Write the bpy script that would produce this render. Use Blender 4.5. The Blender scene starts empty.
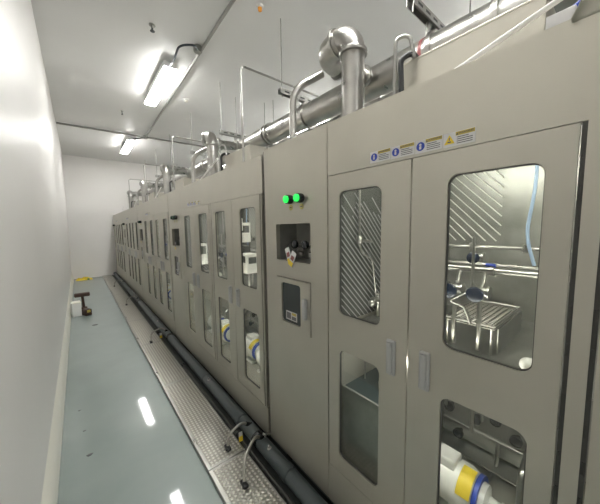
import bpy, bmesh, math, random
from mathutils import Vector, Matrix
random.seed(7)
sc = bpy.context.scene
col = sc.collection
PI = math.pi

# ------------------------------------------------------------------ helpers
def finish(name, bm, mat, parent=None, loc=None, smooth=None):
    bmesh.ops.recalc_face_normals(bm, faces=bm.faces[:])
    me = bpy.data.meshes.new(name)
    bm.to_mesh(me); bm.free()
    if isinstance(mat, (list, tuple)):
        for m in mat: me.materials.append(m)
    else:
        me.materials.append(mat)
    o = bpy.data.objects.new(name, me); col.objects.link(o)
    if parent: o.parent = parent
    if loc: o.location = loc
    if smooth is not None:
        for p in me.polygons: p.use_smooth = True
        me.set_sharp_from_angle(angle=math.radians(smooth))
    return o

def tag(o, label=None, cat=None, group=None, kind=None):
    if label: o['label'] = label
    if cat: o['category'] = cat
    if group: o['group'] = group
    if kind: o['kind'] = kind
    return o

def empty(name, loc=(0, 0, 0), rz=0):
    o = bpy.data.objects.new(name, None); col.objects.link(o)
    o.location = loc; o.rotation_euler = (0, 0, rz); o.empty_display_size = .1
    return o

def copy_tree(o, parent=None):
    c = o.copy(); col.objects.link(c)
    if parent: c.parent = parent
    for ch in o.children:
        copy_tree(ch, c)
    return c

def box(bm, x0, x1, y0, y1, z0, z1, bev=0, mi=0):
    r = bmesh.ops.create_cube(bm, size=1)
    vs = r['verts']
    for v in vs:
        v.co = Vector(((x0+x1)/2+v.co.x*(x1-x0), (y0+y1)/2+v.co.y*(y1-y0), (z0+z1)/2+v.co.z*(z1-z0)))
    fs = set(f for v in vs for f in v.link_faces)
    for f in fs: f.material_index = mi
    if bev:
        es = list(set(e for v in vs for e in v.link_edges))
        bmesh.ops.bevel(bm, geom=es, offset=bev, segments=2, affect='EDGES', profile=.5)

def cyl(bm, p0, p1, r0, r1=None, seg=20, caps=True, mi=0):
    p0 = Vector(p0); p1 = Vector(p1); r1 = r0 if r1 is None else r1
    d = p1-p0
    q = d.to_track_quat('Z', 'Y').to_matrix().to_4x4()
    r = bmesh.ops.create_cone(bm, cap_ends=caps, segments=seg, radius1=r0, radius2=r1, depth=d.length,
                              matrix=Matrix.Translation((p0+p1)/2) @ q)
    for f in set(f for v in r['verts'] for f in v.link_faces): f.material_index = mi

def lathe(bm, p0, axis, prof, seg=24, mi=0):
    """profile of (distance along axis, radius)"""
    p0 = Vector(p0); a = Vector(axis).normalized()
    u = a.orthogonal().normalized(); w = a.cross(u)
    rings = []
    for d, r in prof:
        if r < 1e-5:
            rings.append([bm.verts.new(p0+a*d)])
        else:
            rings.append([bm.verts.new(p0+a*d+(u*math.cos(2*PI*i/seg)+w*math.sin(2*PI*i/seg))*r) for i in range(seg)])
    for A, B in zip(rings, rings[1:]):
        for i in range(seg):
            j = (i+1) % seg
            if len(A) == 1 and len(B) == 1: continue
            if len(A) == 1: f = bm.faces.new((A[0], B[i], B[j]))
            elif len(B) == 1: f = bm.faces.new((A[i], B[0], A[j]))
            else: f = bm.faces.new((A[i], B[i], B[j], A[j]))
            f.material_index = mi
    for R in (rings[0], rings[-1]):
        if len(R) > 1:
            f = bm.faces.new(R); f.material_index = mi

def rounded(pts, r, n=6):
    """round the corners of a polyline"""
    pts = [Vector(p) for p in pts]
    out = [pts[0]]
    for a, b, c in zip(pts, pts[1:], pts[2:]):
        d1 = (a-b); d2 = (c-b)
        rr = min(r, d1.length*.49, d2.length*.49)
        s = b+d1.normalized()*rr; e = b+d2.normalized()*rr
        for i in range(n+1):
            t = i/n
            out.append(s*(1-t)**2+b*2*t*(1-t)+e*t*t)
    out.append(pts[-1])
    return out

def tube(bm, pts, r, seg=12, mi=0, caps=True):
    pts = [Vector(p) for p in pts]
    t0 = (pts[1]-pts[0]).normalized()
    u = t0.orthogonal().normalized()
    rings = []
    n = len(pts)
    for i, p in enumerate(pts):
        if i == 0: t = t0
        elif i == n-1: t = (pts[-1]-pts[-2]).normalized()
        else: t = ((pts[i+1]-p).normalized()+(p-pts[i-1]).normalized()).normalized()
        u = (u-t*u.dot(t)).normalized()
        w = t.cross(u)
        rr = r[i] if isinstance(r, (list, tuple)) else r
        rings.append([bm.verts.new(p+(u*math.cos(2*PI*k/seg)+w*math.sin(2*PI*k/seg))*rr) for k in range(seg)])
    for A, B in zip(rings, rings[1:]):
        for i in range(seg):
            j = (i+1) % seg
            f = bm.faces.new((A[i], A[j], B[j], B[i])); f.material_index = mi
    if caps:
        for R in (rings[0], rings[-1]):
            f = bm.faces.new(R); f.material_index = mi

def rrect(y0, y1, z0, z1, r, n=6):
    out = []
    for cy, cz, a0 in ((y1-r, z1-r, 0), (y0+r, z1-r, 90), (y0+r, z0+r, 180), (y1-r, z0+r, 270)):
        for i in range(n+1):
            a = math.radians(a0+90*i/n)
            out.append((cy+r*math.cos(a), cz+r*math.sin(a)))
    return out

def plate(bm, x0, x1, y0, y1, z0, z1, holes=(), mi=0, r=.002):
    """plate in the y-z plane from x0 to x1 with holes (lists of y,z points)"""
    loops = [rrect(y0, y1, z0, z1, r, 2)]+list(holes)
    edges = []; new = []
    for lp in loops:
        vs = [bm.verts.new((x0, a, b)) for a, b in lp]
        new += vs
        for i in range(len(vs)):
            edges.append(bm.edges.new((vs[i], vs[(i+1) % len(vs)])))
    res = bmesh.ops.triangle_fill(bm, use_beauty=True, use_dissolve=False, edges=edges)
    fs = [g for g in res['geom'] if isinstance(g, bmesh.types.BMFace)]
    ext = bmesh.ops.extrude_face_region(bm, geom=fs)
    for g in ext['geom']:
        if isinstance(g, bmesh.types.BMVert): g.co.x = x1
    for f in bm.faces:
        if all(v in set(new) for v in f.verts): pass
    bmesh.ops.recalc_face_normals(bm, faces=bm.faces[:])

def ring(bm, x0, x1, outer, inner):
    L = [[bm.verts.new((x, a, b)) for a, b in lp] for x, lp in ((x0, outer), (x1, outer), (x1, inner), (x0, inner))]
    n = len(outer)
    for k in range(4):
        A, B = L[k], L[(k+1) % 4]
        for i in range(n): bm.faces.new((A[i], A[(i+1) % n], B[(i+1) % n], B[i]))

# ------------------------------------------------------------------ materials
def mat(name, color, rough=.5, metal=0., emit=None, estr=0., coat=0., spec=.5):
    m = bpy.data.materials.new(name); m.use_nodes = True
    b = m.node_tree.nodes['Principled BSDF']
    b.inputs['Base Color'].default_value = (*color, 1)
    b.inputs['Roughness'].default_value = rough
    b.inputs['Metallic'].default_value = metal
    b.inputs['Specular IOR Level'].default_value = spec
    b.inputs['Coat Weight'].default_value = coat
    b.inputs['Coat Roughness'].default_value = .05
    if emit:
        b.inputs['Emission Color'].default_value = (*emit, 1)
        b.inputs['Emission Strength'].default_value = estr
    return m

def noise_var(m, scale, c1, c2, rough=None, bump=0., stretch=(1, 1, 1), detail=4):
    nt = m.node_tree; b = nt.nodes['Principled BSDF']
    tc = nt.nodes.new('ShaderNodeTexCoord'); mp = nt.nodes.new('ShaderNodeMapping')
    mp.inputs['Scale'].default_value = stretch
    nz = nt.nodes.new('ShaderNodeTexNoise'); nz.inputs['Scale'].default_value = scale; nz.inputs['Detail'].default_value = detail
    nt.links.new(tc.outputs['Object'], mp.inputs['Vector']); nt.links.new(mp.outputs[0], nz.inputs['Vector'])
    cr = nt.nodes.new('ShaderNodeValToRGB')
    cr.color_ramp.elements[0].position = .3; cr.color_ramp.elements[1].position = .7
    cr.color_ramp.elements[0].color = (*c1, 1); cr.color_ramp.elements[1].color = (*c2, 1)
    nt.links.new(nz.outputs['Fac'], cr.inputs[0]); nt.links.new(cr.outputs[0], b.inputs['Base Color'])
    if rough:
        mr = nt.nodes.new('ShaderNodeMapRange')
        mr.inputs['To Min'].default_value = rough[0]; mr.inputs['To Max'].default_value = rough[1]
        nt.links.new(nz.outputs['Fac'], mr.inputs['Value']); nt.links.new(mr.outputs[0], b.inputs['Roughness'])
    if bump:
        bp = nt.nodes.new('ShaderNodeBump'); bp.inputs['Strength'].default_value = bump; bp.inputs['Distance'].default_value = .01
        nt.links.new(nz.outputs['Fac'], bp.inputs['Height']); nt.links.new(bp.outputs[0], b.inputs['Normal'])
    return m

M = {}
M['gasket'] = mat('grey gasket', (.07, .07, .065), .5)
M['inox_dark'] = mat('dull partition steel', (.10, .105, .095), .45, .5)
M['white_metal'] = mat('pale grey handle', (.46, .465, .465), .35, .3)
M['wall'] = noise_var(mat('white wall panel', (.80, .785, .77), .38), 1.3, (.81, .795, .775), (.84, .825, .805), rough=(.34, .46))
M['ceil'] = noise_var(mat('ceiling panel', (.55, .55, .54), .4), .8, (.68, .68, .67), (.72, .72, .71), rough=(.36, .44))
M['floor'] = noise_var(mat('grey green epoxy', (.27, .33, .325), .3, coat=.55, spec=.3), 2.2, (.22, .262, .25), (.255, .298, .284), rough=(.30, .36))
M['curb'] = mat('cream coving', (.80, .78, .70), .35)
M['steel'] = noise_var(mat('satin steel sheet', (.5, .48, .43), .34, .6), 3, (.465, .447, .385), (.51, .49, .425), rough=(.30, .40))
M['steel_dark'] = mat('dark gap steel', (.07, .07, .065), .45, .5)
M['inox'] = noise_var(mat('polished pipe', (.62, .61, .58), .2, 1), 6, (.33, .325, .305), (.44, .43, .405), rough=(.22, .38))
M['inox2'] = noise_var(mat('interior steel', (.5, .5, .47), .3, .55), 9, (.23, .232, .212), (.33, .33, .305), rough=(.26, .42), bump=.04)
M['galv'] = mat('galvanised strut', (.33, .33, .31), .45, .8)
M['pipe_grey'] = mat('blue grey plastic pipe', (.075, .092, .097), .35)
M['black'] = mat('black rubber', (.012, .012, .013), .4)
M['blackgloss'] = mat('black plastic', (.02, .022, .025), .2)
M['hose'] = mat('braided hose', (.36, .35, .31), .35, .6)
M['white'] = mat('white plastic', (.82, .82, .80), .35)
M['pump'] = mat('white enamel', (.85, .84, .79), .3)
M['blue'] = mat('blue plastic', (.03, .07, .42), .35)
M['yellow'] = mat('yellow label', (.80, .60, .03), .5)
M['mustard'] = mat('mustard header', (.50, .40, .08), .5)
M['olive'] = mat('yellow grey tag', (.50, .44, .14), .5)
M['paper'] = mat('label white', (.62, .62, .62), .5)
M['ink'] = mat('label ink', (.12, .12, .13), .6)
M['red'] = mat('red band', (.22, .06, .06), .5)
M['brown'] = mat('dark brown', (.055, .028, .02), .55)
M['orange'] = mat('orange plastic', (.75, .30, .03), .4)
M['lens'] = mat('green pilot lens', (.02, .5, .08), .3, emit=(.02, .85, .10), estr=.45)
M['lens_off'] = mat('unlit pilot lens', (.01, .05, .02), .2)
M['lamp'] = mat('ceiling lamp diffuser', (1, 1, 1), .5, emit=(1, .99, .96), estr=26)
M['lamp_low'] = mat('lower cabinet lamp', (1, 1, 1), .5, emit=(1, .98, .92), estr=20)
M['lamp_in'] = mat('cabinet lamp', (1, 1, 1), .5, emit=(1, .98, .92), estr=38)
M['seam'] = mat('dark seam', (.03, .03, .03), .6)
M['film'] = mat('protective film', (.55, .53, .47), .3, .3)
M['clearhose'] = mat('pale blue hose', (.30, .40, .55), .2)
M['cable'] = mat('dark cable', (.03, .04, .05), .4)

g = bpy.data.materials.new('clear glass'); g.use_nodes = True
nt = g.node_tree; nt.nodes.clear()
out = nt.nodes.new('ShaderNodeOutputMaterial'); mix = nt.nodes.new('ShaderNodeMixShader')
tr = nt.nodes.new('ShaderNodeBsdfTransparent'); tr.inputs[0].default_value = (.93, .95, .93, 1)
gl = nt.nodes.new('ShaderNodeBsdfGlossy'); gl.inputs['Roughness'].default_value = .02
fr = nt.nodes.new('ShaderNodeFresnel'); fr.inputs['IOR'].default_value = 1.5
ge = nt.nodes.new('ShaderNodeNewGeometry'); io = nt.nodes.new('ShaderNodeMapRange')   # same pane seen from inside the glass
io.inputs['To Min'].default_value = 1.5; io.inputs['To Max'].default_value = 1/1.5
nt.links.new(ge.outputs['Backfacing'], io.inputs['Value']); nt.links.new(io.outputs[0], fr.inputs['IOR'])
nt.links.new(fr.outputs[0], mix.inputs[0]); nt.links.new(tr.outputs[0], mix.inputs[1]); nt.links.new(gl.outputs[0], mix.inputs[2])
nt.links.new(mix.outputs[0], out.inputs[0]); M['glass'] = g
M['smoked'] = mat('smoked glass', (.035, .045, .045), .12)

# checkered / dimpled plate for the floor channel covers
d = mat('dimpled aluminium', (.52, .50, .45), .28, .9)
nt = d.node_tree; b = nt.nodes['Principled BSDF']
tc = nt.nodes.new('ShaderNodeTexCoord'); mp = nt.nodes.new('ShaderNodeMapping')
mp.inputs['Scale'].default_value = (36, 36, 0)
vo = nt.nodes.new('ShaderNodeTexVoronoi'); vo.inputs['Scale'].default_value = 1; vo.inputs['Randomness'].default_value = 0
nt.links.new(tc.outputs['Object'], mp.inputs['Vector']); nt.links.new(mp.outputs[0], vo.inputs['Vector'])
mr = nt.nodes.new('ShaderNodeMapRange'); mr.inputs['From Min'].default_value = .18; mr.inputs['From Max'].default_value = .42
mr.inputs['To Min'].default_value = 1; mr.inputs['To Max'].default_value = 0; mr.clamp = True
nt.links.new(vo.outputs['Distance'], mr.inputs['Value'])
bp = nt.nodes.new('ShaderNodeBump'); bp.inputs['Strength'].default_value = .9; bp.inputs['Distance'].default_value = .006
nt.links.new(mr.outputs[0], bp.inputs['Height']); nt.links.new(bp.outputs[0], b.inputs['Normal'])
cr = nt.nodes.new('ShaderNodeValToRGB'); cr.color_ramp.elements[0].color = (.34, .33, .30, 1); cr.color_ramp.elements[1].color = (.62, .60, .54, 1)
nt.links.new(mr.outputs[0], cr.inputs[0]); nt.links.new(cr.outputs[0], b.inputs['Base Color'])
M['dimple'] = d

# ------------------------------------------------------------------ camera
cam = bpy.data.cameras.new('camera'); cam.lens = 16.2; cam.sensor_width = 36; cam.sensor_fit = 'HORIZONTAL'; cam.clip_start = .02
co = bpy.data.objects.new('camera', cam); col.objects.link(co)
R = Matrix(((0.77262665, 0.06972162, -0.63102057), (-0.6347041, 0.06275726, -0.77020272), (-0.01409866, 0.99559049, 0.09274053)))
co.matrix_world = Matrix.Translation((0, 0, 1.65)) @ R.to_4x4()
sc.camera = co

# ------------------------------------------------------------------ room
CZ = 4.08; YF = 11.76; YB = -4.2; XR = 4.6
def structure(name, bm, m, smooth=None):
    return tag(finish(name, bm, m, smooth=smooth), kind='structure')
bm = bmesh.new(); box(bm, -.6, XR+.2, YB-.2, YF+.2, -.1, 0); structure('floor', bm, M['floor'])
bm = bmesh.new(); box(bm, -.6, XR+.2, YB-.2, YF+.2, CZ, CZ+.1); structure('ceiling', bm, M['ceil'])
bm = bmesh.new(); box(bm, -.6, XR+.2, YF, YF+.1, 0, CZ); structure('wall_far', bm, M['wall'])
bm = bmesh.new(); box(bm, -.6, XR+.2, YB-.1, YB, 0, CZ); structure('wall_back', bm, M['wall'])
bm = bmesh.new(); box(bm, XR, XR+.1, YB, YF, 0, CZ); structure('wall_right', bm, M['wall'])
bm = bmesh.new()                                   # left wall, very slightly out of plumb
vs = [bm.verts.new(p) for p in ((-.258, YB, 0), (-.258, YF, 0), (-.213, YF, CZ), (-.213, YB, CZ), (-.4, YB, 0), (-.4, YF, 0), (-.4, YF, CZ), (-.4, YB, CZ))]
for q in ((0, 1, 2, 3), (4, 5, 6, 7), (0, 1, 5, 4), (2, 3, 7, 6), (1, 2, 6, 5), (0, 3, 7, 4)): bm.faces.new([vs[i] for i in q])
structure('wall_left', bm, M['wall'])
def coving(pts):                                   # profile extruded along y
    bm = bmesh.new()
    A = [bm.verts.new((x, YB, z)) for x, z in pts]; B = [bm.verts.new((x, YF, z)) for x, z in pts]
    n = len(pts)
    for i in range(n): bm.faces.new((A[i], A[(i+1) % n], B[(i+1) % n], B[i]))
    bm.faces.new(A); bm.faces.new(B)
    return bm
pr = [(-.255, 0), (-.21, 0), (-.214, .05), (-.222, .10), (-.238, .15), (-.2555, .185)]
structure('baseboard_left', coving(pr), M['curb'], smooth=40)

# ------------------------------------------------------------------ ceiling fittings
def ceiling_light(x, y, label):
    r = empty('ceiling_light', (x, y, CZ-.13))
    bm = bmesh.new(); box(bm, -.093, .093, -.74, .74, .002, .08, .012); finish('housing', bm, M['white'], r)
    bm = bmesh.new(); box(bm, -.091, .091, -.73, .73, -.02, .006, .012); finish('diffuser', bm, M['lamp'], r)
    for yy in (-.5, .5):
        bm = bmesh.new(); cyl(bm, (0, yy, .075), (0, yy, .13), .008, seg=8); finish('hanger', bm, M['galv'], r)
    tag(r, label, 'light', 'ceiling lights over the aisle')
    return r
ceiling_light(1.2, 5.07, 'long white ceiling light nearer the camera, upper left of the photo')
ceiling_light(1.25, 9.15, 'smaller looking white ceiling light near the far wall')
ceiling_light(1.2, .95, 'added white ceiling light directly above the near cabinets, out of the picture')  # unseen, added at the row's spacing to brighten ceiling and cabinets
ceiling_light(1.2, -3.1, 'white ceiling light behind the camera')
for y, n in ((.9, 'nearest'), (5.0, 'middle'), (9.1, 'farthest')):
    ceiling_light(4.3, y, f'{n} added white ceiling light of the row hidden behind the overhead ducts')  # invented row, added out of view to lift the ceiling brightness

bm = bmesh.new(); cyl(bm, (1.37, -1, CZ-.03), (1.55, 8.22, CZ-.03), .02, seg=10)
tag(finish('electrical_conduit', bm, M['galv'], smooth=40), 'grey conduit running lengthwise along the ceiling beside the lights', 'conduit')
bm = bmesh.new(); cyl(bm, (-.2, 8.30, CZ-.035), (4.5, 8.05, CZ-.035), .022, seg=10)
tag(finish('electrical_conduit', bm, M['galv'], smooth=40), 'grey conduit crossing the ceiling from the left wall towards the ducts', 'conduit')
def jbox(x, y, label):
    r = empty('junction_box', (x, y, CZ-.04))
    bm = bmesh.new(); cyl(bm, (0, 0, -.03), (0, 0, .035), .055, seg=20); finish('box_body', bm, M['galv'], r, smooth=40)
    bm = bmesh.new(); cyl(bm, (0, 0, -.04), (0, 0, -.03), .045, seg=20); finish('cover', bm, M['galv'], r, smooth=40)
    tag(r, label, 'junction box')
jbox(1.415, 3.83, 'round grey junction box on the lengthwise conduit by the nearer light')
jbox(1.54, 8.2, 'round grey junction box where the two ceiling conduits meet')
for (p, lab) in ((((1.40, 3.80, CZ-.07), (1.30, 3.62, CZ-.13), (1.14, 3.72, CZ-.15), (1.18, 4.10, CZ-.14), (1.19, 4.34, CZ-.10)), 'black cable looping from the junction box to the nearer ceiling light'),
                 (((1.52, 8.16, CZ-.07), (1.42, 8.0, CZ-.13), (1.27, 8.05, CZ-.16), (1.25, 8.42, CZ-.115)), 'black cable looping from the conduit crossing to the far ceiling light')):
    bm = bmesh.new(); tube(bm, rounded(p, .2, 8), .013, 8)
    tag(finish('power_cable', bm, M['cable'], smooth=60), lab, 'cable')
def sprinkler(x, y, s, label):
    r = empty('sprinkler_head', (x, y, CZ))
    bm = bmesh.new(); lathe(bm, (0, 0, 0), (0, 0, -1), [(0, .04*s), (.008, .04*s), (.012, .016*s), (.04, .014*s)]); finish('escutcheon', bm, M['galv'], r, smooth=40)
    bm = bmesh.new(); lathe(bm, (0, 0, -.04), (0, 0, -1), [(0, .01*s), (.015, .012*s), (.03, .03*s), (.033, .03*s)]); finish('deflector', bm, M['cable'], r, smooth=40)
    tag(r, label, 'sprinkler')
sprinkler(.86, 3.78, .9, 'dark sprinkler head on the ceiling above the nearer light')
sprinkler(.88, 6.8, .6, 'tiny dark sprinkler head on the ceiling between the two lights')
r = empty('smoke_detector', (1.753, 5.466, CZ))
bm = bmesh.new(); lathe(bm, (0, 0, 0), (0, 0, -1), [(0, .055), (.02, .055), (.03, .045)]); finish('detector_base', bm, M['white'], r, smooth=40)
bm = bmesh.new(); lathe(bm, (0, 0, -.03), (0, 0, -1), [(0, .036), (.02, .03), (.026, 0)]); finish('sensor_chamber', bm, M['curb'], r, smooth=40)
tag(r, 'white round smoke detector on the ceiling right of the nearer light', 'smoke detector')
r = empty('beacon', (1.723, 2.74, CZ))
bm = bmesh.new(); lathe(bm, (0, 0, 0), (0, 0, -1), [(0, .04), (.02, .038), (.024, .024)]); finish('beacon_base', bm, M['white'], r, smooth=40)
bm = bmesh.new(); lathe(bm, (0, 0, -.024), (0, 0, -1), [(0, .024), (.03, .02), (.04, 0)]); finish('beacon_lens', bm, M['orange'], r, smooth=40)
tag(r, 'small orange and white fitting on the ceiling at the top edge of the photo', 'beacon')

# ------------------------------------------------------------------ machine cabinets
ordn = ['nearest', 'second', 'third', 'fourth', 'farthest']
LEN = 2.49; WU = (1.205, 1.82); WL = (.42, 1.018); DT = 1.905; DB = .33; ZB = .11
TH = .018
def text_obj(name, s, size, loc, m, parent, ext=.0005):
    cu = bpy.data.curves.new(name, 'FONT'); cu.body = s; cu.size = size; cu.extrude = ext
    cu.align_x = 'CENTER'; cu.align_y = 'CENTER'
    t = bpy.data.objects.new(name, cu); col.objects.link(t)
    me = bpy.data.meshes.new_from_object(t)
    bpy.data.objects.remove(t)
    Rm = Matrix(((0, 0, -1), (-1, 0, 0), (0, 1, 0))).to_4x4()   # text x -> -Y, y -> Z, normal -> -X
    me.transform(Matrix.Translation(loc) @ Rm)
    me.materials.append(m)
    o = bpy.data.objects.new(name, me); col.objects.link(o); o.parent = parent
    return o

def make_door(root, y0, y1, handle_side, name='door'):
    """leaf in local coords; handle_side +1: handle near y1 (far edge) else near y0"""
    oy, iy = .074, .132
    if handle_side > 0: a, b_ = y0+.063, y1-iy
    else: a, b_ = y0+iy, y1-oy
    bm = bmesh.new()
    plate(bm, 0, TH, y0+.003, y1-.003, DB+.003, DT-.003, [rrect(a, b_, *WU, .035), rrect(a, b_, *WL, .035)])
    dr = finish(name, bm, M['steel'], root)
    for z0, z1 in (WU, WL):
        bm = bmesh.new(); plate(bm, TH+.0005, TH+.0045, a-.012, b_+.012, z0-.012, z1+.012)
        finish('window_pane', bm, M['glass'], dr)
        bm = bmesh.new(); ring(bm, .008, TH+.0002, rrect(a, b_, z0, z1, .035), rrect(a+.003, b_-.003, z0+.003, z1-.003, .032))
        finish('gasket', bm, M['gasket'], dr)
    hy = (y1-.072) if handle_side > 0 else (y0+.072)
    bm = bmesh.new()
    box(bm, -.012, .002, hy-.021, hy+.021, 1.012, 1.168, .006)
    box(bm, -.022, -.010, hy-.013, hy+.013, 1.025, 1.15, .005)
    box(bm, -.026, -.010, hy-.011, hy+.011, 1.14, 1.16, .005)
    finish('handle', bm, M['white_metal'], dr)
    return dr

WARN = 'WARNING'
def make_cabinet():
    root = empty('process_cabinet')
    # outer shell
    bm = bmesh.new()
    ZT = 2.163
    P0, P1 = 1.893, LEN                      # control column
    D1, D2, D3, D4 = .04, .935, .993, 1.890  # door pairs
    # fascia over the doors, kick panel, posts
    plate(bm, 0, .03, .0, P0-.002, DT, ZT)
    plate(bm, 0, .03, .0, P0-.002, ZB, DB)
    box(bm, .03, .06, 0, .02, DB, DT); box(bm, .0, .03, .014, D1-.011, DB+.0, DT)
    box(bm, .0, .03, D2+.011, D3-.011, DB, DT); box(bm, .03, .06, D2+.01, D3-.01, DB, DT)
    box(bm, .03, .05, D1-.012, D1+.012, DB, DT)
    # sides, back, top, bottom, partition
    box(bm, .03, .95, 0, .012, ZB, ZT); box(bm, .03, .95, LEN-.012, LEN, ZB, ZT)
    box(bm, .95, .965, 0, LEN, ZB, ZT)
    box(bm, .03, .95, .012, LEN-.012, ZT-.02, ZT-.005)
    box(bm, .03, .95, P0-.006, P0+.006, ZB, ZT-.02)
    box(bm, .03, .95, .012, P0-.006, DB-.04, DB-.02)
    finish('carcass', bm, M['steel'], root)
    # inner lining back and shelf
    bm = bmesh.new()
    box(bm, .935, .945, .02, P0-.01, DB-.01, ZT-.03)
    box(bm, .2, .935, .02, P0-.01, 1.085, 1.10)
    finish('inner_lining', bm, M['inox2'], root)
    # thin pale diagonal rods at the rear, behind the upper windows
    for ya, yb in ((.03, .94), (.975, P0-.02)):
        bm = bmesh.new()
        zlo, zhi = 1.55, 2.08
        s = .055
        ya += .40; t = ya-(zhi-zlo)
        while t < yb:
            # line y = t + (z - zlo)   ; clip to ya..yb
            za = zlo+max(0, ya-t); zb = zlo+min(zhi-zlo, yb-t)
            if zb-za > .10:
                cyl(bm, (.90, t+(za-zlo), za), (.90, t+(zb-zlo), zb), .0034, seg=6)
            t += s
        finish('diagonal_rods', bm, M['pump'], root)
    # diagonally ribbed side partition
    bm = bmesh.new(); box(bm, .04, .93, P0-.012, P0-.0065, 1.12, 2.08); pt = finish('side_partition', bm, M['inox_dark'], root)
    bm = bmesh.new(); zlo, zhi = 1.12, 1.72; t = .05-(zhi-zlo)
    while t < .92:
        zhi = 1.70+.14*random.random()
        za = zlo+max(0, .05-t); zb = zlo+min(zhi-zlo, .92-t)
        if zb-za > .03: cyl(bm, (.97-(t+za-zlo), P0-.016, za), (.97-(t+zb-zlo), P0-.016, zb), .0028, seg=6)
        t += .036
    finish('diagonal_ribs', bm, M['white_metal'], pt)
    # lamps inside
    for ya in (.49, 1.44):
        bm = bmesh.new(); box(bm, .07, .11, ya-.33, ya+.33, 2.06, 2.10, .004); finish('lamp_housing', bm, M['white'], root)
        bm = bmesh.new(); cyl(bm, (.09, ya-.31, 2.05), (.09, ya+.31, 2.05), .012, seg=12); finish('lamp_tube', bm, M['lamp_in'], root)
        bm = bmesh.new(); cyl(bm, (.09, ya-.31, 1.045), (.09, ya+.31, 1.045), .010, seg=12); finish('lamp_tube', bm, M['lamp_low'], root)
    # doors
    mid1 = (D1+D2)/2; mid2 = (D3+D4)/2
    make_door(root, D1, mid1, 1); make_door(root, mid1, D2, -1)
    make_door(root, D3, mid2, 1); make_door(root, mid2, D4, -1)
    # hinge strips in the dark gaps
    for yy in (D1-.006, D2+.006, D3-.006):
        bm = bmesh.new(); box(bm, .004, .028, yy-.0055, yy+.0055, DB+.001, DT-.001)
        for i in range(14):
            z = DB+.12+i*.105
            cyl(bm, (.006, yy, z), (.006, yy, z+.035), .0045, seg=8)
        finish('hinge_strip', bm, M['steel_dark'], root)
    # control column
    bm = bmesh.new()
    ry0, ry1, rz0, rz1 = 2.026, 2.363, 1.439, 1.670
    sy0, sy1, sz0, sz1 = 2.026, 2.363, 1.010, 1.333
    plate(bm, 0, .03, P0+.002, P1, ZB, ZT, [rrect(ry0, ry1, rz0, rz1, .015), rrect(sy0, sy1, sz0, sz1, .004, 2)])
    finish('control_panel', bm, M['steel'], root)
    bm = bmesh.new()
    box(bm, .03, .19, ry0-.02, ry0-.001, rz0-.02, rz1+.02); box(bm, .03, .19, ry1+.001, ry1+.02, rz0-.02, rz1+.02)
    box(bm, .03, .19, ry0, ry1, rz1+.001, rz1+.02); box(bm, .03, .19, ry0, ry1, rz0-.02, rz0-.001)
    box(bm, .17, .19, ry0, ry1, rz0, rz1)
    finish('recess_box', bm, M['inox2'], root)
    for yy, s in ((2.245, 1), (2.145, 1)):
        bm = bmesh.new()
        cyl(bm, (.17, yy, 1.525), (.07, yy, 1.525), .010, seg=12)
        cyl(bm, (.12, yy, 1.525), (.12, yy, 1.47), .013, seg=12)
        lathe(bm, (.11, yy, 1.46), (0, 0, 1), [(0, .006), (.01, .017), (.03, .017), (.035, .01)])
        v = finish('valve', bm, M['inox'], root, smooth=40)
        bm = bmesh.new(); lathe(bm, (.075, yy, 1.54), (-1, 0, 0), [(0, .012), (.006, .026), (.024, .026), (.03, .018), (.03, 0)])
        finish('valve_knob', bm, M['blackgloss'], v, smooth=40)
    bm = bmesh.new(); box(bm, .150, .168, 2.05, 2.33, 1.50, 1.512, .003); finish('rail', bm, M['inox'], root)
    # small lower door
    bm = bmesh.new()
    wy0, wy1, wz0, wz1 = 2.116, 2.309, 1.046, 1.300
    plate(bm, -.006, .02, sy0+.004, sy1-.004, sz0+.004, sz1-.004, [rrect(wy0, wy1, wz0, wz1, .018)])
    sd = finish('meter_door', bm, M['steel'], root)
    bm = bmesh.new(); plate(bm, .006, .012, wy0-.008, wy1+.008, wz0-.008, wz1+.008); finish('smoked_window', bm, M['smoked'], sd)
    bm = bmesh.new(); box(bm, -.03, -.006, 2.052, 2.080, 1.11, 1.235, .006); finish('handle', bm, M['white_metal'], sd)
    bm = bmesh.new(); box(bm, .0045, .006, 2.165, 2.275, 1.062, 1.118); st = finish('rating_sticker', bm, M['paper'], sd)
    bm = bmesh.new(); box(bm, .0035, .0045, 2.172, 2.215, 1.098, 1.113); box(bm, .0035, .0045, 2.172, 2.215, 1.068, 1.090, mi=1)
    box(bm, .0035, .0045, 2.225, 2.268, 1.070, 1.110, mi=1)
    finish('sticker_print', bm, [M['mustard'], M['ink']], st)
    # pilot lights
    for yy in (2.199, 2.099):
        bm = bmesh.new(); lathe(bm, (0, yy, 1.813), (-1, 0, 0), [(0, .026), (.012, .028), (.034, .026), (.034, .020)]); pl = finish('pilot_light', bm, M['blackgloss'], root, smooth=40)
        bm = bmesh.new(); lathe(bm, (-.034, yy, 1.813), (-1, 0, 0), [(0, .022), (.012, .021), (.018, .012), (.019, 0)]); finish('lens', bm, M['lens'], pl, smooth=40)
        bm = bmesh.new(); lathe(bm, (-.0005, yy, 1.766), (-1, 0, 0), [(0, .017), (.002, .017), (.002, 0)]); tg = finish('pilot_tag', bm, M['olive'], root)
        bm = bmesh.new(); box(bm, -.004, -.0025, yy-.008, yy+.008, 1.763, 1.769); finish('tag_print', bm, M['ink'], tg)
    # warning labels on the fascia over the second pair of doors
    L0 = 1.632
    w = .101
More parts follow.
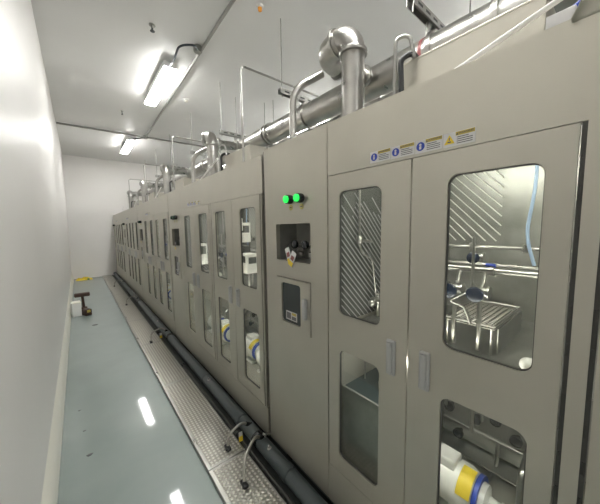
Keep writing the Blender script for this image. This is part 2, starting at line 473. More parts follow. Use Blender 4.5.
    for i in range(4):
        ya = L0-i*w
        z0, z1 = 1.918-.0015*i, 1.964-.0015*i
        bm = bmesh.new(); box(bm, -.0016, 0, ya-w+.002, ya-.001, z0, z1); lb = finish('warning_label', bm, M['paper'], root)
        bm = bmesh.new()
        box(bm, -.0028, -.0016, ya-w+.004, ya-.040, z1-.014, z1-.002); finish('label_header', bm, M['mustard'], lb)
        text_obj('label_text', WARN, .0095, Vector((-.0031, ya-.072, z1-.008)), M['ink'], lb)
        bm = bmesh.new()
        v = [bm.verts.new((-.003, ya-.045+dy, z1-.0125+dz)) for dy, dz in ((.004, 0), (-.004, 0), (0, .008))]
        bm.faces.new(v)
        for k in range(4): box(bm, -.0022, -.0016, ya-w+.010+(.012 if k == 3 else 0), ya-.044, z0+.006+k*.0065, z0+.0085+k*.0065)
        finish('label_lines', bm, M['ink'], lb)
        bm = bmesh.new()
        yc = ya-.021; zc = (z0+z1)/2
        if i < 3:
            lathe(bm, (-.0016, yc, zc), (-1, 0, 0), [(0, .0155), (.001, .0155), (.001, 0)]); sm = M['blue']
        else:
            A = [bm.verts.new((-.003, yc+a, zc+b_)) for a, b_ in ((.017, -.014), (-.017, -.014), (0, .016))]; bm.faces.new(A); sm = M['yellow']
        sy = finish('label_symbol', bm, sm, lb)
        bm = bmesh.new()
        if i < 3:
            lathe(bm, (-.0028, yc, zc+.006), (-1, 0, 0), [(0, .0045), (.0006, .0045), (.0006, 0)], 12)
            box(bm, -.0034, -.0028, yc-.004, yc+.004, zc-.010, zc+.001); m_ = M['paper']
        else:
            box(bm, -.0038, -.0032, yc-.0015, yc+.0015, zc-.003, zc+.007); box(bm, -.0038, -.0032, yc-.0055, yc+.0055, zc-.010, zc-.006); m_ = M['ink']
        finish('symbol_print', bm, m_, sy)
    # plinth legs
    for yy in (.15, 1.25, 2.35):
        bm = bmesh.new(); box(bm, .06, .12, yy-.03, yy+.03, 0, ZB, .004); finish('foot', bm, M['steel_dark'], root)
        bm = bmesh.new(); box(bm, .84, .90, yy-.03, yy+.03, 0, ZB, .004); finish('foot', bm, M['steel_dark'], root)
    bm = bmesh.new(); box(bm, .0, .965, LEN, LEN+.004, ZB, ZT-.01); finish('side_seal', bm, M['black'], root)
    return root

XM = 1.0
starts = [-.90, 1.62, 4.13, 6.64, 9.15]
cab = make_cabinet()
descr = ['nearest grey steel process cabinet with large glazed doors and green pilot lights at eye level',
         'second grey steel process cabinet from the camera, beyond the black gap, with white pumps inside',
         'third grey steel process cabinet from the camera, midway along the row',
         'fourth grey steel process cabinet from the camera, seen very foreshortened',
         'last grey steel process cabinet in the row, against the far wall']
cabs = []
for i, s in enumerate(starts):
    c = cab if i == 0 else copy_tree(cab)
    c.location = (XM, s, 0 if i == 0 else -.02)
    c.scale = (1, 1, 1)
    tag(c, descr[i], 'cabinet', 'row of steel process cabinets')
    cabs.append(c)
    if i:
        for pl_ in [q for q in c.children if q.name.startswith('pilot_light')]:
            for ln in pl_.children:
                ln.material_slots[0].link = 'OBJECT'; ln.material_slots[0].material = M['lens_off']
# cabinets 2.. sit 20 mm lower: shorter feet are hidden; keep feet on the floor by raising them
for c in cabs[1:]:
    for ch in c.children:
        if ch.name.startswith('foot'): ch.location.z = .02

# bent protective film at the top corner of the nearest cabinet
bm = bmesh.new()
rows = []
for j in range(9):
    t = j/8
    row = []
    for i in range(13):
        u = i/12
        y = .125-.40*u
        h = .16*(1-math.exp(-7*u))*t
        x = .9975-.02*t*t-.006*t*math.sin(9*u+1)
        row.append((x+.004, y, 2.152+h))
    rows.append(row)
G = [[bm.verts.new(p) for p in r_] for r_ in rows]
for j in range(8):
    for i in range(12): bm.faces.new((G[j][i], G[j][i+1], G[j+1][i+1], G[j+1][i]))
o = finish('protective_film', bm, M['steel'], smooth=80)
sm_ = o.modifiers.new('thickness', 'SOLIDIFY'); sm_.thickness = .003
tag(o, 'bent sheet of protective film over the top right corner of the nearest cabinet', 'film')

# warning tags hung in the recess
def tag_card(y, z, ang, label, x=1.02):
    r = empty('hanging_tag', (x, y, z)); r.rotation_euler = (ang, 0, 0)
    bm = bmesh.new(); box(bm, -.002, .002, -.017, .017, -.085, 0, .0008); finish('card', bm, M['paper'], r)
    bm = bmesh.new(); box(bm, -.003, -.002, -.011, .011, -.050, -.025); finish('card_print', bm, M['red'], r)
    bm = bmesh.new(); box(bm, -.003, -.002, -.016, .016, -.084, -.058); finish('card_band', bm, M['yellow'], r)
    bm = bmesh.new(); tube(bm, [(0, 0, 0), (.02, .004, .02), (.05, 0, .035)], .0015, 6); finish('string', bm, M['ink'], r)
    r.scale = (1, 1.3, 1.15)
    tag(r, label, 'tag', 'tags hung from the recess valves')
    return r
tag_card(1.350, 1.520, -.38, 'white and yellow tag hanging from the left knob in the nearest recess', 1.0)
tag_card(1.262, 1.500, .50, 'white and yellow tag hanging from the right knob in the nearest recess', .992)
for i, s in enumerate(starts[1:3]):
    tag_card(s+2.19, 1.47, .2, ['small white and yellow tag hanging from the recess of the second cabinet', 'small white and yellow tag hanging from the recess of the third cabinet'][i], .992)

# ------------------------------------------------------------------ inside the cabinets
def make_pump():
    r = empty('pump')
    bm = bmesh.new()
    lathe(bm, (0, .17, .13), (0, -1, 0), [(0, 0), (0, .055), (.02, .078), (.05, .092), (.19, .092), (.19, .102), (.23, .102), (.27, .085)], 28)
    finish('motor', bm, M['pump'], r, smooth=35)
    bm = bmesh.new(); lathe(bm, (0, -.10, .13), (0, -1, 0), [(0, .092), (.018, .092)], 28); finish('blue_ring', bm, M['blue'], r, smooth=35)
    bm = bmesh.new(); lathe(bm, (0, -.118, .13), (0, -1, 0), [(0, .07), (.02, .066), (.03, .03), (.07, .026), (.07, .034), (.085, .034), (.085, 0)], 24); finish('pump_head', bm, M['pump'], r, smooth=35)
    bm = bmesh.new(); box(bm, -.045, .045, -.02, .09, .205, .255, .01); finish('terminal_box', bm, M['pump'], r)
    bm = bmesh.new(); lathe(bm, (0, -.042, .13), (0, -1, 0), [(0, .1035), (.055, .1035)], 28)
    # keep only the camera-side band of the label
    for v in [v for v in bm.verts if v.co.x > .03 or v.co.z < .145]: bm.verts.remove(v)
    o = finish('yellow_label', bm, M['yellow'], r, smooth=60)
    bm = bmesh.new(); box(bm, -.08, .08, -.07, .13, 0, .02, .004); box(bm, -.05, .05, -.04, .0, .02, .06); box(bm, -.05, .05, .07, .11, .02, .06); finish('base', bm, M['pump'], r)
    bm = bmesh.new(); tube(bm, rounded([(0, -.20, .13), (0, -.25, .13), (0, -.25, .34), (.2, -.25, .40)], .05), .016, 12); finish('outlet_pipe', bm, M['inox'], r, smooth=60)
    return r

def hand_valve(bm_body, bm_knob, x, y, z, up=False, s=1.):
    cyl(bm_body, (x, y-.03*s, z), (x, y+.03*s, z), .020*s, seg=14)
    for q in (-.03, .03): cyl(bm_body, (x, y+q*s-.004, z), (x, y+q*s+.004, z), .027*s, seg=14)
    a = Vector((0, 0, 1)) if up else Vector((-1, 0, 0))
    cyl(bm_body, (x, y, z), Vector((x, y, z))+a*.055*s, .010*s, seg=10)
    lathe(bm_knob, Vector((x, y, z))+a*.05*s, a, [(0, .012*s), (.005*s, .030*s), (.022*s, .032*s), (.030*s, .022*s), (.030*s, 0)], 18)

def make_manifold():
    """piping of one upper compartment, local y 0..0.9, x measured from the cabinet front"""
    r = empty('pipe_manifold')
    bm = bmesh.new()
    tube(bm, [(.60, .10, 1.535), (.60, .85, 1.535)], .0085); tube(bm, [(.55, .10, 1.452), (.55, .85, 1.452)], .008)
    for y in (.30, .52): box(bm, .585, .615, y-.012, y+.012, 1.515, 1.555, .004)
    finish('upper_rail', bm, M['inox'], r, smooth=50)
    bm = bmesh.new(); bk = bmesh.new()
    tube(bm, [(.35, .10, 1.452), (.35, .86, 1.452)], .0135, 14)
    for y in (.14, .36, .60, .74): cyl(bm, (.35, y-.008, 1.452), (.35, y+.008, 1.452), .02, seg=14)
    finish('main_tube', bm, M['inox'], r, smooth=50)
    bm = bmesh.new()
    for y in (.385, .485, .75): hand_valve(bm, bk, .30, y, 1.365)
    for y in (.44,): hand_valve(bm, bk, .42, y, 1.50, up=False, s=.8)
    for y in (.385, .485, .75): tube(bm, [(.35, y, 1.452), (.33, y, 1.40), (.30, y, 1.365), (.30, y, 1.11)], .009, 10)
    vb = finish('valve_body', bm, M['inox'], r, smooth=50)
    finish('valve_knob', bk, mat_knob, vb, smooth=50)
    bm = bmesh.new()
    tube(bm, rounded([(.25, .402, 1.60), (.25, .401, 1.383), (.24, .49, 1.315), (.26, .43, 1.305), (.26, .405, 1.23)], .03), .0055, 10)
    tube(bm, rounded([(.45, .80, 2.02), (.45, .80, 1.60), (.30, .62, 1.58), (.30, .62, 1.2)], .04), .007, 10)
    tube(bm, rounded([(.5, .70, 2.05), (.5, .70, 1.30)], .04), .006, 10)
    finish('branch_tube', bm, M['inox'], r, smooth=50)
    bm = bmesh.new()
    tube(bm, rounded([(.20, .165, 2.02), (.20, .165, 1.465), (.20, .165, 1.11)], .03), .009, 12)
    tube(bm, [(.24, .165, 1.44), (.35, .165, 1.452)], .009, 12)
    finish('riser_tube', bm, M['inox'], r, smooth=50)
    bm = bmesh.new()
    tube(bm, rounded([(.50, .262, 1.95), (.50, .262, 1.80), (.50, .285, 1.60), (.50, .25, 1.47)], .12, 10), .0065, 12)
    finish('clear_hose', bm, M['clearhose'], r, smooth=60)
    bm = bmesh.new(); cyl(bm, (.352, .35, 1.474), (.352, .385, 1.474), .008, seg=8); cyl(bm, (.2, .165, 1.38), (.2, .165, 1.40), .0125, seg=12)
    finish('blue_marker', bm, M['blue'], r)
    bm = bmesh.new(); bmesh.ops.create_uvsphere(bm, u_segments=20, v_segments=12, radius=.024, matrix=Matrix.Translation((.12, .185, 1.185)))
    cyl(bm, (.12, .190, 1.11), (.12, .190, 1.17), .010, seg=12)
    finish('float_ball', bm, M['pump'], r, smooth=60)
    return r
mat_knob = mat('navy handwheel', (.015, .025, .05), .25)

def make_basket():
    r = empty('drip_tray')
    bm = bmesh.new()
    X0, X1, Y0, Y1, Z = .30, .70, .33, .525, 1.215
    # perforated deck as a grid of bars
    n = 18
    for i in range(n+1):
        x = X0+(X1-X0)*i/n; box(bm, x-.003, x+.003, Y0, Y1, Z-.002, Z+.001)
    n = 9
    for i in range(n+1):
        y = Y0+(Y1-Y0)*i/n; box(bm, X0, X1, y-.003, y+.003, Z-.002, Z+.001)
    finish('perforated_deck', bm, M['inox'], r)
    bm = bmesh.new()
    tube(bm, [(X0, Y0, Z+.012), (X1, Y0, Z+.012), (X1, Y1, Z+.012), (X0, Y1, Z+.012), (X0, Y0, Z+.012)], .005, 8)
    finish('rim', bm, M['inox'], r, smooth=50)
    for y in (Y0+.01, Y1-.01):
        for x in (X0+.01, X1-.01):
            bm = bmesh.new(); cyl(bm, (x, y, 1.10), (x, y, Z), .005, seg=8); finish('leg', bm, M['inox'], r)
    bm = bmesh.new(); box(bm, X0+.02, X1, Y0-.012, Y0-.006, 1.11, Z, .001); finish('side_plate', bm, M['inox2'], r)
    return r

def make_lower():
    """rear valve plate with black knobs in a lower compartment"""
    r = empty('valve_plate')
    bm = bmesh.new(); box(bm, .72, .735, .12, .68, .36, .66, .002); finish('plate', bm, M['inox2'], r)
    bm = bmesh.new(); tube(bm, [(.68, .12, .475), (.68, .66, .475)], .010, 12)
    tube(bm, rounded([(.68, .38, .475), (.66, .38, .34), (.5, .38, .34)], .03), .009, 10)
    box(bm, .60, .715, .12, .67, .345, .352)
    rl = finish('rail', bm, M['inox'], r, smooth=50)
    for y, z in ((.49, .545), (.305, .53), (.575, .41), (.395, .59), (.63, .55)):
        bm = bmesh.new(); lathe(bm, (.72, y, z), (-1, 0, 0), [(0, .01), (.03, .01), (.034, .026), (.055, .027), (.06, .018), (.06, 0)], 18)
        finish('knob', bm, M['blackgloss'], r, smooth=50)
    bm = bmesh.new()
    for y in (.25, .44, .62): tube(bm, [(.60, y, .60), (.60, y, 1.02)], .008, 10)
    tube(bm, rounded([(.60, .25, .80), (.60, .44, .80), (.45, .44, .80), (.45, .44, .62)], .03), .010, 10)
    finish('vertical_tube', bm, M['inox'], r, smooth=50)
    return r

pump0, man0, bas0, low0 = make_pump(), make_manifold(), make_basket(), make_lower()
used = set()
def inst(p, loc, label, cat, group):
    o = p if p.name not in used else copy_tree(p)
    used.add(p.name); o.location = loc
    tag(o, label, cat, group)
    return o
pos = ['nearer', 'farther']
for i, s in enumerate(starts):
    dz = 0 if i == 0 else -.02
    for k, ly in enumerate((.04, .99)):
        if i == 0 and k == 0: continue
        wd = ordn[i]+' cabinet' if i < 4 else 'last cabinet'
        pr_ = pos[k]+' pair of doors'
        yb = s+ly-(.10 if k == 1 else .10)
        inst(man0, (XM, s+ly-.09, dz), f'tube manifold with handwheels behind the {pr_} of the {wd}', 'piping', 'steel tube manifolds')
        inst(low0, (XM, s+ly-.09, dz), f'valve plate with black knobs behind the {pr_} of the {wd}', 'valve plate', 'valve plates')
        inst(bas0, (XM, s+ly-.09, dz), f'perforated drip tray behind the {pr_} of the {wd}', 'tray', 'drip trays')
        inst(pump0, (XM+.30, s+ly+.37, DB-.02+dz), f'white pump with yellow label behind the {pr_} of the {wd}', 'pump', 'white pumps in the cabinets')
        if not (i == 0):
            inst(pump0, (XM+.33, s+ly+.72, DB-.02+dz), f'second white pump behind the {pr_} of the {wd}', 'pump', 'white pumps in the cabinets')

r = empty('sampling_valve', (XM, 0, 0))
bm = bmesh.new(); tube(bm, [(.20, .945, 2.05), (.20, .945, 1.57)], .006, 10); tube(bm, rounded([(.20, .945, 1.57), (.20, .93, 1.50), (.30, .93, 1.46), (.35, .935, 1.22)], .03), .005, 10); finish('tube', bm, M['inox'], r, smooth=50)
bm = bmesh.new(); lathe(bm, (.20, .945, 1.55), (0, 0, 1), [(0, .008), (.01, .02), (.04, .02), (.05, .008)]); cyl(bm, (.19, .945, 1.575), (.28, .925, 1.56), .009, seg=12); finish('valve_body', bm, M['inox'], r, smooth=50)
bm = bmesh.new(); cyl(bm, (.31, .93, 1.22), (.45, .93, 1.20), .016, seg=14); cyl(bm, (.36, .93, 1.11), (.36, .93, 1.25), .012, seg=12); bmesh.ops.create_uvsphere(bm, u_segments=14, v_segments=10, radius=.022, matrix=Matrix.Translation((.30, .93, 1.20))); finish('lower_fitting', bm, M['inox'], r, smooth=50)
tag(r, 'steel sampling valve on a thin tube behind the far leaf of the nearest cabinet', 'valve')

def instrument(x, y, z, sx, sy, sz, label):
    r = empty('instrument_box', (XM+x, y, z))
    bm = bmesh.new(); box(bm, 0, sx, 0, sy, 0, sz, .008); finish('box_body', bm, M['pump'], r)
    bm = bmesh.new(); box(bm, -.004, 0, .02, sy-.02, sz*.55, sz-.02, .002); box(bm, .02, sx-.02, -.004, 0, sz*.5, sz-.03, .002); finish('display', bm, M['inox_dark'], r)
    bm = bmesh.new(); cyl(bm, (sx*.5, sy*.5, 1.085-z if z > 1.1 else .30-z), (sx*.5, sy*.5, 0), .010, seg=10); finish('post', bm, M['inox'], r)
    tag(r, label, 'instrument', 'white instruments in the second cabinet')
instrument(.16, 2.18, 1.23, .12, .14, .18, 'white instrument box low behind the near upper window of the second cabinet')
instrument(.24, 2.48, 1.50, .14, .14, .20, 'white instrument box high behind the near upper window of the second cabinet')
instrument(.10, 2.30, 1.62, .10, .10, .12, 'small white instrument box at the top of the second cabinet')
instrument(.08, 3.34, 1.20, .16, .12, .26, 'tall white instrument box behind the farther doors of the second cabinet')

# lower trough seen through the far leaf of the nearest cabinet
r = empty('rinse_trough', (XM, 0, 0))
bm = bmesh.new()
box(bm, .08, .66, .69, .974, .742, .75); box(bm, .08, .086, .69, .974, .335, .77); box(bm, .08, .66, .69, .696, .335, .77); tube(bm, [(.08, .69, .77), (.08, .974, .77)], .006, 10)
finish('basin', bm, M['inox2'], r)
bm = bmesh.new(); box(bm, .09, .65, .70, .965, .751, .758); finish('dark_mat', bm, mat('dark teal mat', (.02, .03, .032), .35), r)
bm = bmesh.new(); tube(bm, rounded([(.22, .80, .758), (.22, .80, .88), (.20, .83, .92), (.20, .83, 1.08)], .03), .008, 10); lathe(bm, (.22, .80, .77), (0, 0, 1), [(0, .02), (.03, .022), (.05, .012)]); finish('spout', bm, M['inox'], r, smooth=50)
bm = bmesh.new(); tube(bm, [(.24, .93, .76), (.24, .93, 1.07)], .005, 8); finish('thin_tube', bm, M['inox'], r, smooth=50)
tag(r, 'steel rinse trough with dark mat, low behind the far leaf of the nearest cabinet', 'trough')

# ------------------------------------------------------------------ pipes, hoses and tray at the cabinet foot
r = empty('drain_pipe', (0, 0, 0))
bm = bmesh.new(); cyl(bm, (.940, -1.5, .072), (.940, YF-.02, .072), .048, seg=28); finish('pipe_body', bm, M['pipe_grey'], r, smooth=40)
for y in (1.30, 1.66, 1.95, 2.75, 4.16, 5.3, 6.67, 7.9, 9.15, 10.4):
    bm = bmesh.new(); cyl(bm, (.940, y-.03, .072), (.940, y+.03, .072), .0525, seg=28); finish('coupling', bm, M['blackgloss'] if y in (1.66, 4.16, 6.67) else M['pipe_grey'], r, smooth=40)
for y in (1.50, 2.62, 4.9, 7.2):
    bm = bmesh.new(); lathe(bm, (.93, y, .108), (-.2, 0, 1), [(0, .016), (.010, .016), (.014, .008), (.03, .007), (.03, 0)], 14); finish('valve_stub', bm, M['inox'], r, smooth=40)
for y in [.6*k for k in range(0, 20)]:
    bm = bmesh.new(); box(bm, .935, .961, y-.012, y+.012, 0, .05); finish('support', bm, M['steel_dark'], r)
tag(r, 'thick blue grey drain pipe running along the foot of the cabinets', 'pipe')
r = empty('supply_pipe', (0, 0, 0))
bm = bmesh.new(); cyl(bm, (.866, -1.5, .022), (.866, YF-.05, .022), .012, seg=18); finish('pipe_body', bm, M['steel_dark'], r, smooth=40)
for y in (1.85, 3.3, 4.6, 6.1, 7.8, 9.6):
    bm = bmesh.new(); cyl(bm, (.866, y-.02, .022), (.866, y+.02, .022), .016, seg=18); finish('coupling', bm, M['blackgloss'], r, smooth=40)
tag(r, 'thinner dark pipe lying on the floor in front of the drain pipe', 'pipe')

bm = bmesh.new(); box(bm, .838, 1.06, -1.6, YF-.01, 0, .006); structure('trim_1', bm, mat('gutter shade strip', (.06, .065, .063), .35))  # flat strip, its dark colour stands in for shade in the gap
ty = [-2.12, -.85, .42, 1.69, 2.96, 4.23, 5.50, 6.77, 8.04, 9.31, 10.58, 11.74]
names_t = {3: 'at the bottom edge of the photo', 4: 'second from the bottom edge, with a hose end on it'}
bmt = bmesh.new()
bmt.free()
oc = ['', '', 'nearest', 'second', 'third', 'fourth', 'fifth', 'sixth', 'seventh', 'eighth', 'last']
for i in range(2, len(ty)-1):
    y0, y1 = ty[i], ty[i+1]
    r = empty('channel_cover', (.687, (y0+y1)/2, 0))
    L = (y1-y0)/2-.003
    bm = bmesh.new(); box(bm, -.098, .140, -L+.02, L-.02, .018, .030, .0015); finish('dimpled_plate', bm, M['dimple'], r)
    bm = bmesh.new()
    box(bm, -.122, -.098, -L, L, 0, .031, .003); box(bm, .140, .150, -L, L, 0, .031, .002)
    box(bm, -.098, .140, -L, -L+.02, 0, .031, .001); box(bm, -.098, .140, L-.02, L, 0, .031, .001)
    finish('frame', bm, M['inox'], r)
    tag(r, f'{oc[i]} dimpled aluminium channel cover from the camera, on the floor along the cabinets', 'channel cover', 'dimpled channel covers')

def hose(pts, label, tagcard=False):
    r = empty('drain_hose', pts[0])
    o0 = Vector(pts[0]); P = [Vector(p)-o0 for p in pts]
    bm = bmesh.new(); tube(bm, rounded(P, .12, 8), .0095, 12); finish('hose_tube', bm, M['hose'], r, smooth=60)
    e = P[-1]; dd = (P[-1]-P[-2]).normalized()
    bm = bmesh.new(); cyl(bm, e-dd*.01, e+dd*.025, .014, seg=14); box(bm, e.x-.016, e.x+.016, e.y-.032, e.y+.032, e.z-.014, e.z+.006, .005); finish('end_fitting', bm, M['black'], r, smooth=40)
    bm = bmesh.new(); cyl(bm, P[0]-Vector((-.02, 0, .01)), P[0]+(P[1]-P[0]).normalized()*.03, .016, seg=14); finish('root_fitting', bm, M['blackgloss'], r, smooth=40)
    if tagcard:
        bm = bmesh.new(); box(bm, -.10, -.07, -.03, -.028, -.075, .0); finish('tag_card', bm, M['paper'], r)
        bm = bmesh.new(); box(bm, -.10, -.07, -.0335, -.03, -.075, -.035); finish('tag_band', bm, M['yellow'], r)
    tag(r, label, 'hose', 'short drain hoses at the cabinet foot')
hz = .047
hose([(.93, 1.80, .115), (.87, 1.80, .16), (.76, 1.79, .13), (.742, 1.775, hz)], 'short grey hose with a yellow tag, ending on the cover left of the black gap', True)
hose([(.93, 1.62, .12), (.86, 1.58, .19), (.73, 1.50, .15), (.70, 1.44, hz)], 'nearest grey hose arching onto the channel cover from the drain pipe')
for y, n in ((4.32, 'third'), (6.83, 'fourth'), (9.3, 'fifth')):
    hose([(.93, y+.02, .115), (.86, y, .19), (.72, y-.02, .16), (.70, y-.08, hz)], f'grey hose arching onto the channel cover, {n} of the hoses counting from the camera', y < 5)

def wing_valve(y, label):
    r = empty('wing_valve', (1.0, y, .14))
    bm = bmesh.new(); cyl(bm, (0, 0, 0), (-.05, 0, .01), .008, seg=10); finish('stem', bm, M['inox'], r, smooth=40)
    bm = bmesh.new(); tube(bm, rounded([(-.05, -.03, .045), (-.058, -.012, .0), (-.05, .0, .01), (-.058, .012, .02), (-.05, .03, -.02)], .02), .005, 8); finish('wing', bm, M['inox'], r, smooth=40)
    tag(r, label, 'valve')
wing_valve(1.59, 'small steel wing valve low on the nearest cabinet beside the hose')

# ------------------------------------------------------------------ overhead
XD, ZD, RD = 2.25, 2.985, .13
r = empty('overhead_duct', (XD, 0, ZD))
bm = bmesh.new(); cyl(bm, (0, .62, 0), (0, YF-.15, 0), RD, seg=36); finish('duct_body', bm, M['inox'], r, smooth=40)
for y in (.63, 1.05, 2.55, 3.35, 3.42, 5.8, 5.9, 8.3, 8.4, 10.7):
    bm = bmesh.new(); lathe(bm, (0, y-.02, 0), (0, 1, 0), [(0, RD), (.0, RD+.02), (.035, RD+.02), (.035, RD)], 36); finish('flange', bm, M['inox'], r, smooth=40)
bm = bmesh.new(); cyl(bm, (0, 1.10, 0), (0, 1.125, 0), RD+.004, seg=36); finish('red_band', bm, M['red'], r, smooth=40)
bm = bmesh.new(); cyl(bm, (0, -.8, 0), (0, .62, 0), RD*.93, seg=36); finish('dark_section', bm, M['galv'], r, smooth=40)
for y in (1.11, 2.75, 4.50, 6.03, 7.70, 9.35, 11.0):
    bm = bmesh.new(); box(bm, -.02, .02, y-.012, y+.012, RD-.005, 3.236-ZD); finish('hanger_strap', bm, M['galv'], r)
tag(r, 'large shiny steel duct running the length of the room above the cabinets', 'duct')

def make_elbow():
    r = empty('exhaust_riser')
    rr = .078
    def P(*a): return Vector(a)
    # riser (local origin at the cabinet top)
    bm = bmesh.new(); cyl(bm, (0, 0, 0), (0, 0, .70), rr, seg=28); finish('riser_pipe', bm, M['inox'], r, smooth=40)
    bm = bmesh.new(); arc = [P(0, .13*(1-math.cos(a)), .68+.13*math.sin(a)) for a in [PI/2*i/8 for i in range(9)]]
    tube(bm, arc, rr*1.03, 28); finish('upper_elbow', bm, M['inox'], r, smooth=40)
    bm = bmesh.new(); arc = [P(.17*(1-math.cos(a)), .17+.15*math.sin(a), .80) for a in [PI/2*i/8 for i in range(9)]]
    tube(bm, [P(0, .12, .81)]+arc, rr*1.08, 28); finish('side_elbow', bm, M['inox'], r, smooth=40)
    bm = bmesh.new(); tube(bm, [P(.16, .32, .80), P(.57, .32, .82)], rr*.85, 28); finish('branch_pipe', bm, M['inox'], r, smooth=40)
    for p, a in (((0, 0, .66), (0, 0, 1)), ((0, .135, .805), (0, 1, 0)), ((.50, .32, .815), (1, 0, 0)), ((.20, .32, .80), (1, 0, 0))):
        bm = bmesh.new(); lathe(bm, p, a, [(0, rr), (0, rr+.018), (.012, rr+.022), (.024, rr+.018), (.024, rr)], 28); finish('clamp_ring', bm, M['inox'], r, smooth=40)
    return r
def make_bend():
    r = empty('drain_bend')
    bm = bmesh.new(); tube(bm, rounded([(0, 0, 0), (0, 0, .62), (.22, -.13, .76)], .30, 10), .030, 16); finish('bend_tube', bm, M['inox'], r, smooth=60)
    bm = bmesh.new(); cyl(bm, (0, 0, .0), (0, 0, .03), .05, seg=18); finish('base_flange', bm, M['inox'], r, smooth=40)
    return r
def make_frame():
    r = empty('thin_conduit')
    bm = bmesh.new(); tube(bm, rounded([(0, 0, 0), (0, 0, 1.08), (1.2, 0, 1.08)], .06, 6), .011, 10); finish('conduit_tube', bm, M['inox'], r, smooth=60)
    bm = bmesh.new(); cyl(bm, (0, 0, 0), (0, 0, .03), .02, seg=12); finish('conduit_socket', bm, M['galv'], r, smooth=40)
    return r
def make_housing():
    r = empty('roof_housing')
    bm = bmesh.new(); box(bm, 0, .38, .03, .70, 0, .45, .004); finish('housing_body', bm, M['steel'], r)
    bm = bmesh.new(); box(bm, -.002, .382, .028, .702, .445, .455, .002); finish('housing_lid', bm, M['steel'], r)
    return r
def make_hooks():
    r = empty('black_hose')
    bm = bmesh.new(); tube(bm, rounded([(0, 0, 0), (0, .02, .44), (.04, -.02, .47), (.10, -.02, .47)], .04, 6), .015, 10); finish('hose_tube', bm, M['black'], r, smooth=60)
    bm = bmesh.new(); cyl(bm, (0, 0, 0), (0, 0, .02), .02, seg=12); finish('hose_socket', bm, M['galv'], r, smooth=40)
    return r
def make_ubend():
    r = empty('air_tube')
    bm = bmesh.new(); tube(bm, rounded([(0, 0, 0), (0, 0, .57), (.05, -.06, .58), (.05, -.09, .44)], .04, 6), .011, 12); finish('tube_body', bm, M['inox'], r, smooth=60)
    bm = bmesh.new(); cyl(bm, (0, 0, 0), (0, 0, .025), .024, seg=12); finish('tube_socket', bm, M['galv'], r, smooth=40)
    return r
def make_rod():
    r = empty('brace_rod')
    bm = bmesh.new(); cyl(bm, (0, 0, 0), (0, -.85, .235), .009, seg=10); finish('rod_body', bm, M['white'], r, smooth=40)
    bm = bmesh.new(); cyl(bm, (0, 0, -.01), (0, 0, .012), .02, seg=10); finish('rod_foot', bm, M['galv'], r)
    return r
E0, B0, F0, H0, K0, U0, R0 = make_elbow(), make_bend(), make_frame(), make_housing(), make_hooks(), make_ubend(), make_rod()
TOP = 2.158
for k in range(5):
    wd = ordn[k]+' cabinet' if k < 4 else 'last cabinet'
    if k == 0: wd = 'nearest cabinet'
    yk = starts[k]+.90
    z = TOP if k == 0 else TOP-.02
    inst(E0, (1.55, yk+1.285, z), f'steel exhaust riser with double elbow rising from the top of the {wd}', 'exhaust pipe', 'exhaust risers on the cabinet roofs')
    if k < 4: inst(B0, (1.45, yk+1.84, z), f'curved steel tube beside the exhaust riser of the {wd}', 'pipe', 'curved tubes on the cabinet roofs')
    inst(F0, (1.35, yk+2.53 if k < 4 else yk+2.40, z), f'thin upright conduit turning right above the {"joint beyond the " if k < 4 else ""}{wd}', 'conduit', 'thin roof conduits') if k < 4 else None
    inst(H0, (1.58, yk+.25, z), f'grey boxed housing standing on the roof of the {wd}', 'housing', 'boxed roof housings')
    inst(K0, (1.50, yk+.875, z), f'black looped hose beside the housing on the roof of the {wd}', 'hose', 'black roof hoses')
    inst(U0, (1.50, yk+.93, z), f'hooked steel air tube beside the black hose on the {wd}', 'pipe', 'hooked roof tubes')
    inst(R0, (1.20, yk+.80 if k == 0 else yk+1.15, z+.01), f'thin pale brace rod slanting over the roof of the {wd}', 'rod', 'pale brace rods')

# small white block with clips right of the housing on the nearest cabinet
r = empty('terminal_block', (1.29, .15, TOP))
bm = bmesh.new(); box(bm, 0, .12, 0, .085, 0, .15, .006); finish('block_body', bm, M['white'], r)
bm = bmesh.new(); box(bm, .01, .11, .005, .08, .15, .20, .004); finish('block_cap', bm, M['paper'], r)
bm = bmesh.new(); tube(bm, [(.06, .04, .20), (.06, -.1, .28), (.08, -.5, .30)], .012, 8); finish('blue_cable', bm, M['blue'], r, smooth=60)
tag(r, 'white terminal block beside the housing at the right end of the nearest roof', 'terminal block')

def make_hanger():
    r = empty('strut_hanger')
    bm = bmesh.new()
    W = .03; T = .006; L = 1.3
    box(bm, 0, L, -W, W, W-T, W); box(bm, 0, L, -W, -W+T, -W, W-T); box(bm, 0, L, W-T, W, -W, W-T)
    finish('strut', bm, M['galv'], r)
    bm = bmesh.new()
    for i in range(10): box(bm, .06+i*.12, .13+i*.12, -W-.0006, -W, -.009, .009)
    finish('slots', bm, M['seam'], r)
    for x in (.04, 1.1):
        bm = bmesh.new(); cyl(bm, (x, 0, -.06), (x, 0, CZ-3.265), .006, seg=8); cyl(bm, (x, 0, .03), (x, 0, .045), .014, seg=6); finish('rod', bm, M['galv'], r)
    return r
G0 = make_hanger()
for i, y in enumerate((1.11, 2.75, 4.50, 6.03, 7.70, 9.35, 11.0)):
    inst(G0, (1.97, y, 3.265), f'{["nearest","second","third","fourth","fifth","sixth","seventh"][i]} galvanised strut hanger from the camera, hung on rods over the duct', 'hanger', 'strut hangers over the duct')
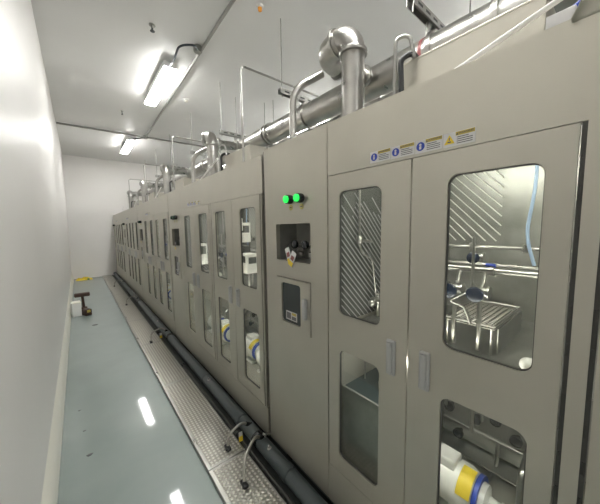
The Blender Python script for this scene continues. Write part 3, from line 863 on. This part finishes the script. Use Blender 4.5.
# thin drop rods seen beyond
for i, (x, y) in enumerate(((2.45, 4.83), (3.0, 4.7))):
    bm = bmesh.new(); cyl(bm, (0, 0, -.95), (0, 0, 0), .006, seg=8)
    tag(finish('threaded_rod', bm, M['galv'], loc=(x, y, CZ)), ['thin threaded rod hanging from the ceiling left of the duct end', 'thin threaded rod hanging from the ceiling right above the duct'][i], 'rod')
# second, narrower duct further back
r = empty('rear_duct', (3.0, 0, 3.128))
bm = bmesh.new(); cyl(bm, (0, -1, 0), (0, YF-.2, 0), .09, seg=24); finish('duct_body', bm, M['inox'], r, smooth=40)
for y in (2, 5, 8):
    bm = bmesh.new(); cyl(bm, (0, y, 0), (0, y+.03, 0), .105, seg=24); finish('flange', bm, M['inox'], r, smooth=40)
tag(r, 'narrower steel duct behind the large overhead duct', 'duct')

# ------------------------------------------------------------------ things on the floor
r = empty('cloth_heap', (.06, 11.45, 0))
bm = bmesh.new()
n = 26; m_ = 12
Gd = []
for j in range(m_+1):
    row = []
    for i in range(n+1):
        u = i/n*2-1; v = j/m_*2-1
        e = max(0, 1-u*u)*max(0, 1-v*v)
        h = .10*e**.5*(.65+.35*math.sin(9*u+2*math.sin(5*v))*math.cos(4*v+3*u))
        row.append(bm.verts.new((u*.22, v*.16, h)))
    Gd.append(row)
for j in range(m_):
    for i in range(n): bm.faces.new((Gd[j][i], Gd[j][i+1], Gd[j+1][i+1], Gd[j+1][i]))
bm.faces.new([Gd[0][i] for i in range(n+1)]+[Gd[j][n] for j in range(1, m_+1)]+[Gd[m_][i] for i in range(n-1, -1, -1)]+[Gd[j][0] for j in range(m_-1, 0, -1)])
finish('cloth', bm, M['yellow'], r, smooth=60)
bm = bmesh.new(); box(bm, .08, .14, -.165, -.10, .0, .05, .01); finish('green_patch', bm, mat('green cloth', (.15, .3, .08), .6), r)
tag(r, 'yellow cloth heap with a green patch on the floor at the far wall', 'cloth')

r = empty('white_carton', (-.125, 6.70, 0))
bm = bmesh.new(); box(bm, -.07, .07, -.10, .10, 0, .26, .006); finish('carton_body', bm, M['white'], r)
bm = bmesh.new(); box(bm, -.072, .072, -.102, .102, .255, .268, .004); finish('carton_lid', bm, M['curb'], r)
r.rotation_euler = (0, 0, .1)
tag(r, 'small white carton standing on the floor against the left wall', 'carton')
r = empty('floor_tool', (-.01, 7.25, 0))
bm = bmesh.new(); cyl(bm, (0, 0, .03), (-.01, .0, .26), .024, seg=14); finish('tool_stem', bm, M['brown'], r, smooth=40)
bm = bmesh.new(); box(bm, -.14, .12, -.05, .05, .25, .33, .02); finish('tool_head', bm, M['brown'], r)
bm = bmesh.new(); lathe(bm, (0, 0, 0), (0, 0, 1), [(0, .06), (.02, .06), (.03, .03)], 18); finish('tool_foot', bm, M['brown'], r, smooth=40)
tag(r, 'dark brown T-shaped tool standing behind the white carton by the left wall', 'tool')
r = empty('brown_block', (.025, 6.62, 0)); r.rotation_euler = (0, 0, .4)
bm = bmesh.new(); box(bm, -.055, .055, -.09, .09, 0, .12, .015); finish('block_body', bm, M['brown'], r)
bm = bmesh.new(); box(bm, -.03, .03, -.092, -.06, .06, .11, .004); finish('block_label', bm, M['mustard'], r)
tag(r, 'small dark brown block on the floor right of the white carton', 'block')
for i, (x, y, s) in enumerate(((.12, 5.80, .03), (-.045, 2.42, .014), (-.07, 2.75, .008), (-.10, 3.1, .008))):
    bm = bmesh.new(); bmesh.ops.create_icosphere(bm, subdivisions=2, radius=s)
    for v in bm.verts: v.co.z = max(v.co.z, -s*.2)*.35+s*.07; v.co.x *= 1.4+.3*math.sin(v.co.y*300)
    tag(finish('debris_scrap', bm, M['ink'], loc=(x, y, 0)), ['dark scrap on the floor farther along the aisle beyond the nearest scraps', 'largest of the dark scraps on the near floor by the left wall', 'tiny dark scrap on the near floor beyond the largest one', 'tiny dark scrap closest to the left wall coving'][i], 'scrap', 'dark scraps on the floor')

# ------------------------------------------------------------------ world, view
w = bpy.data.worlds.new('world'); sc.world = w; w.use_nodes = True
w.node_tree.nodes['Background'].inputs[0].default_value = (.9, .93, .95, 1)
w.node_tree.nodes['Background'].inputs[1].default_value = .05
vs_ = sc.view_settings
vs_.view_transform = 'Standard'; vs_.look = 'None'; vs_.gamma = 1; vs_.use_curve_mapping = False
vs_.exposure = 1.2
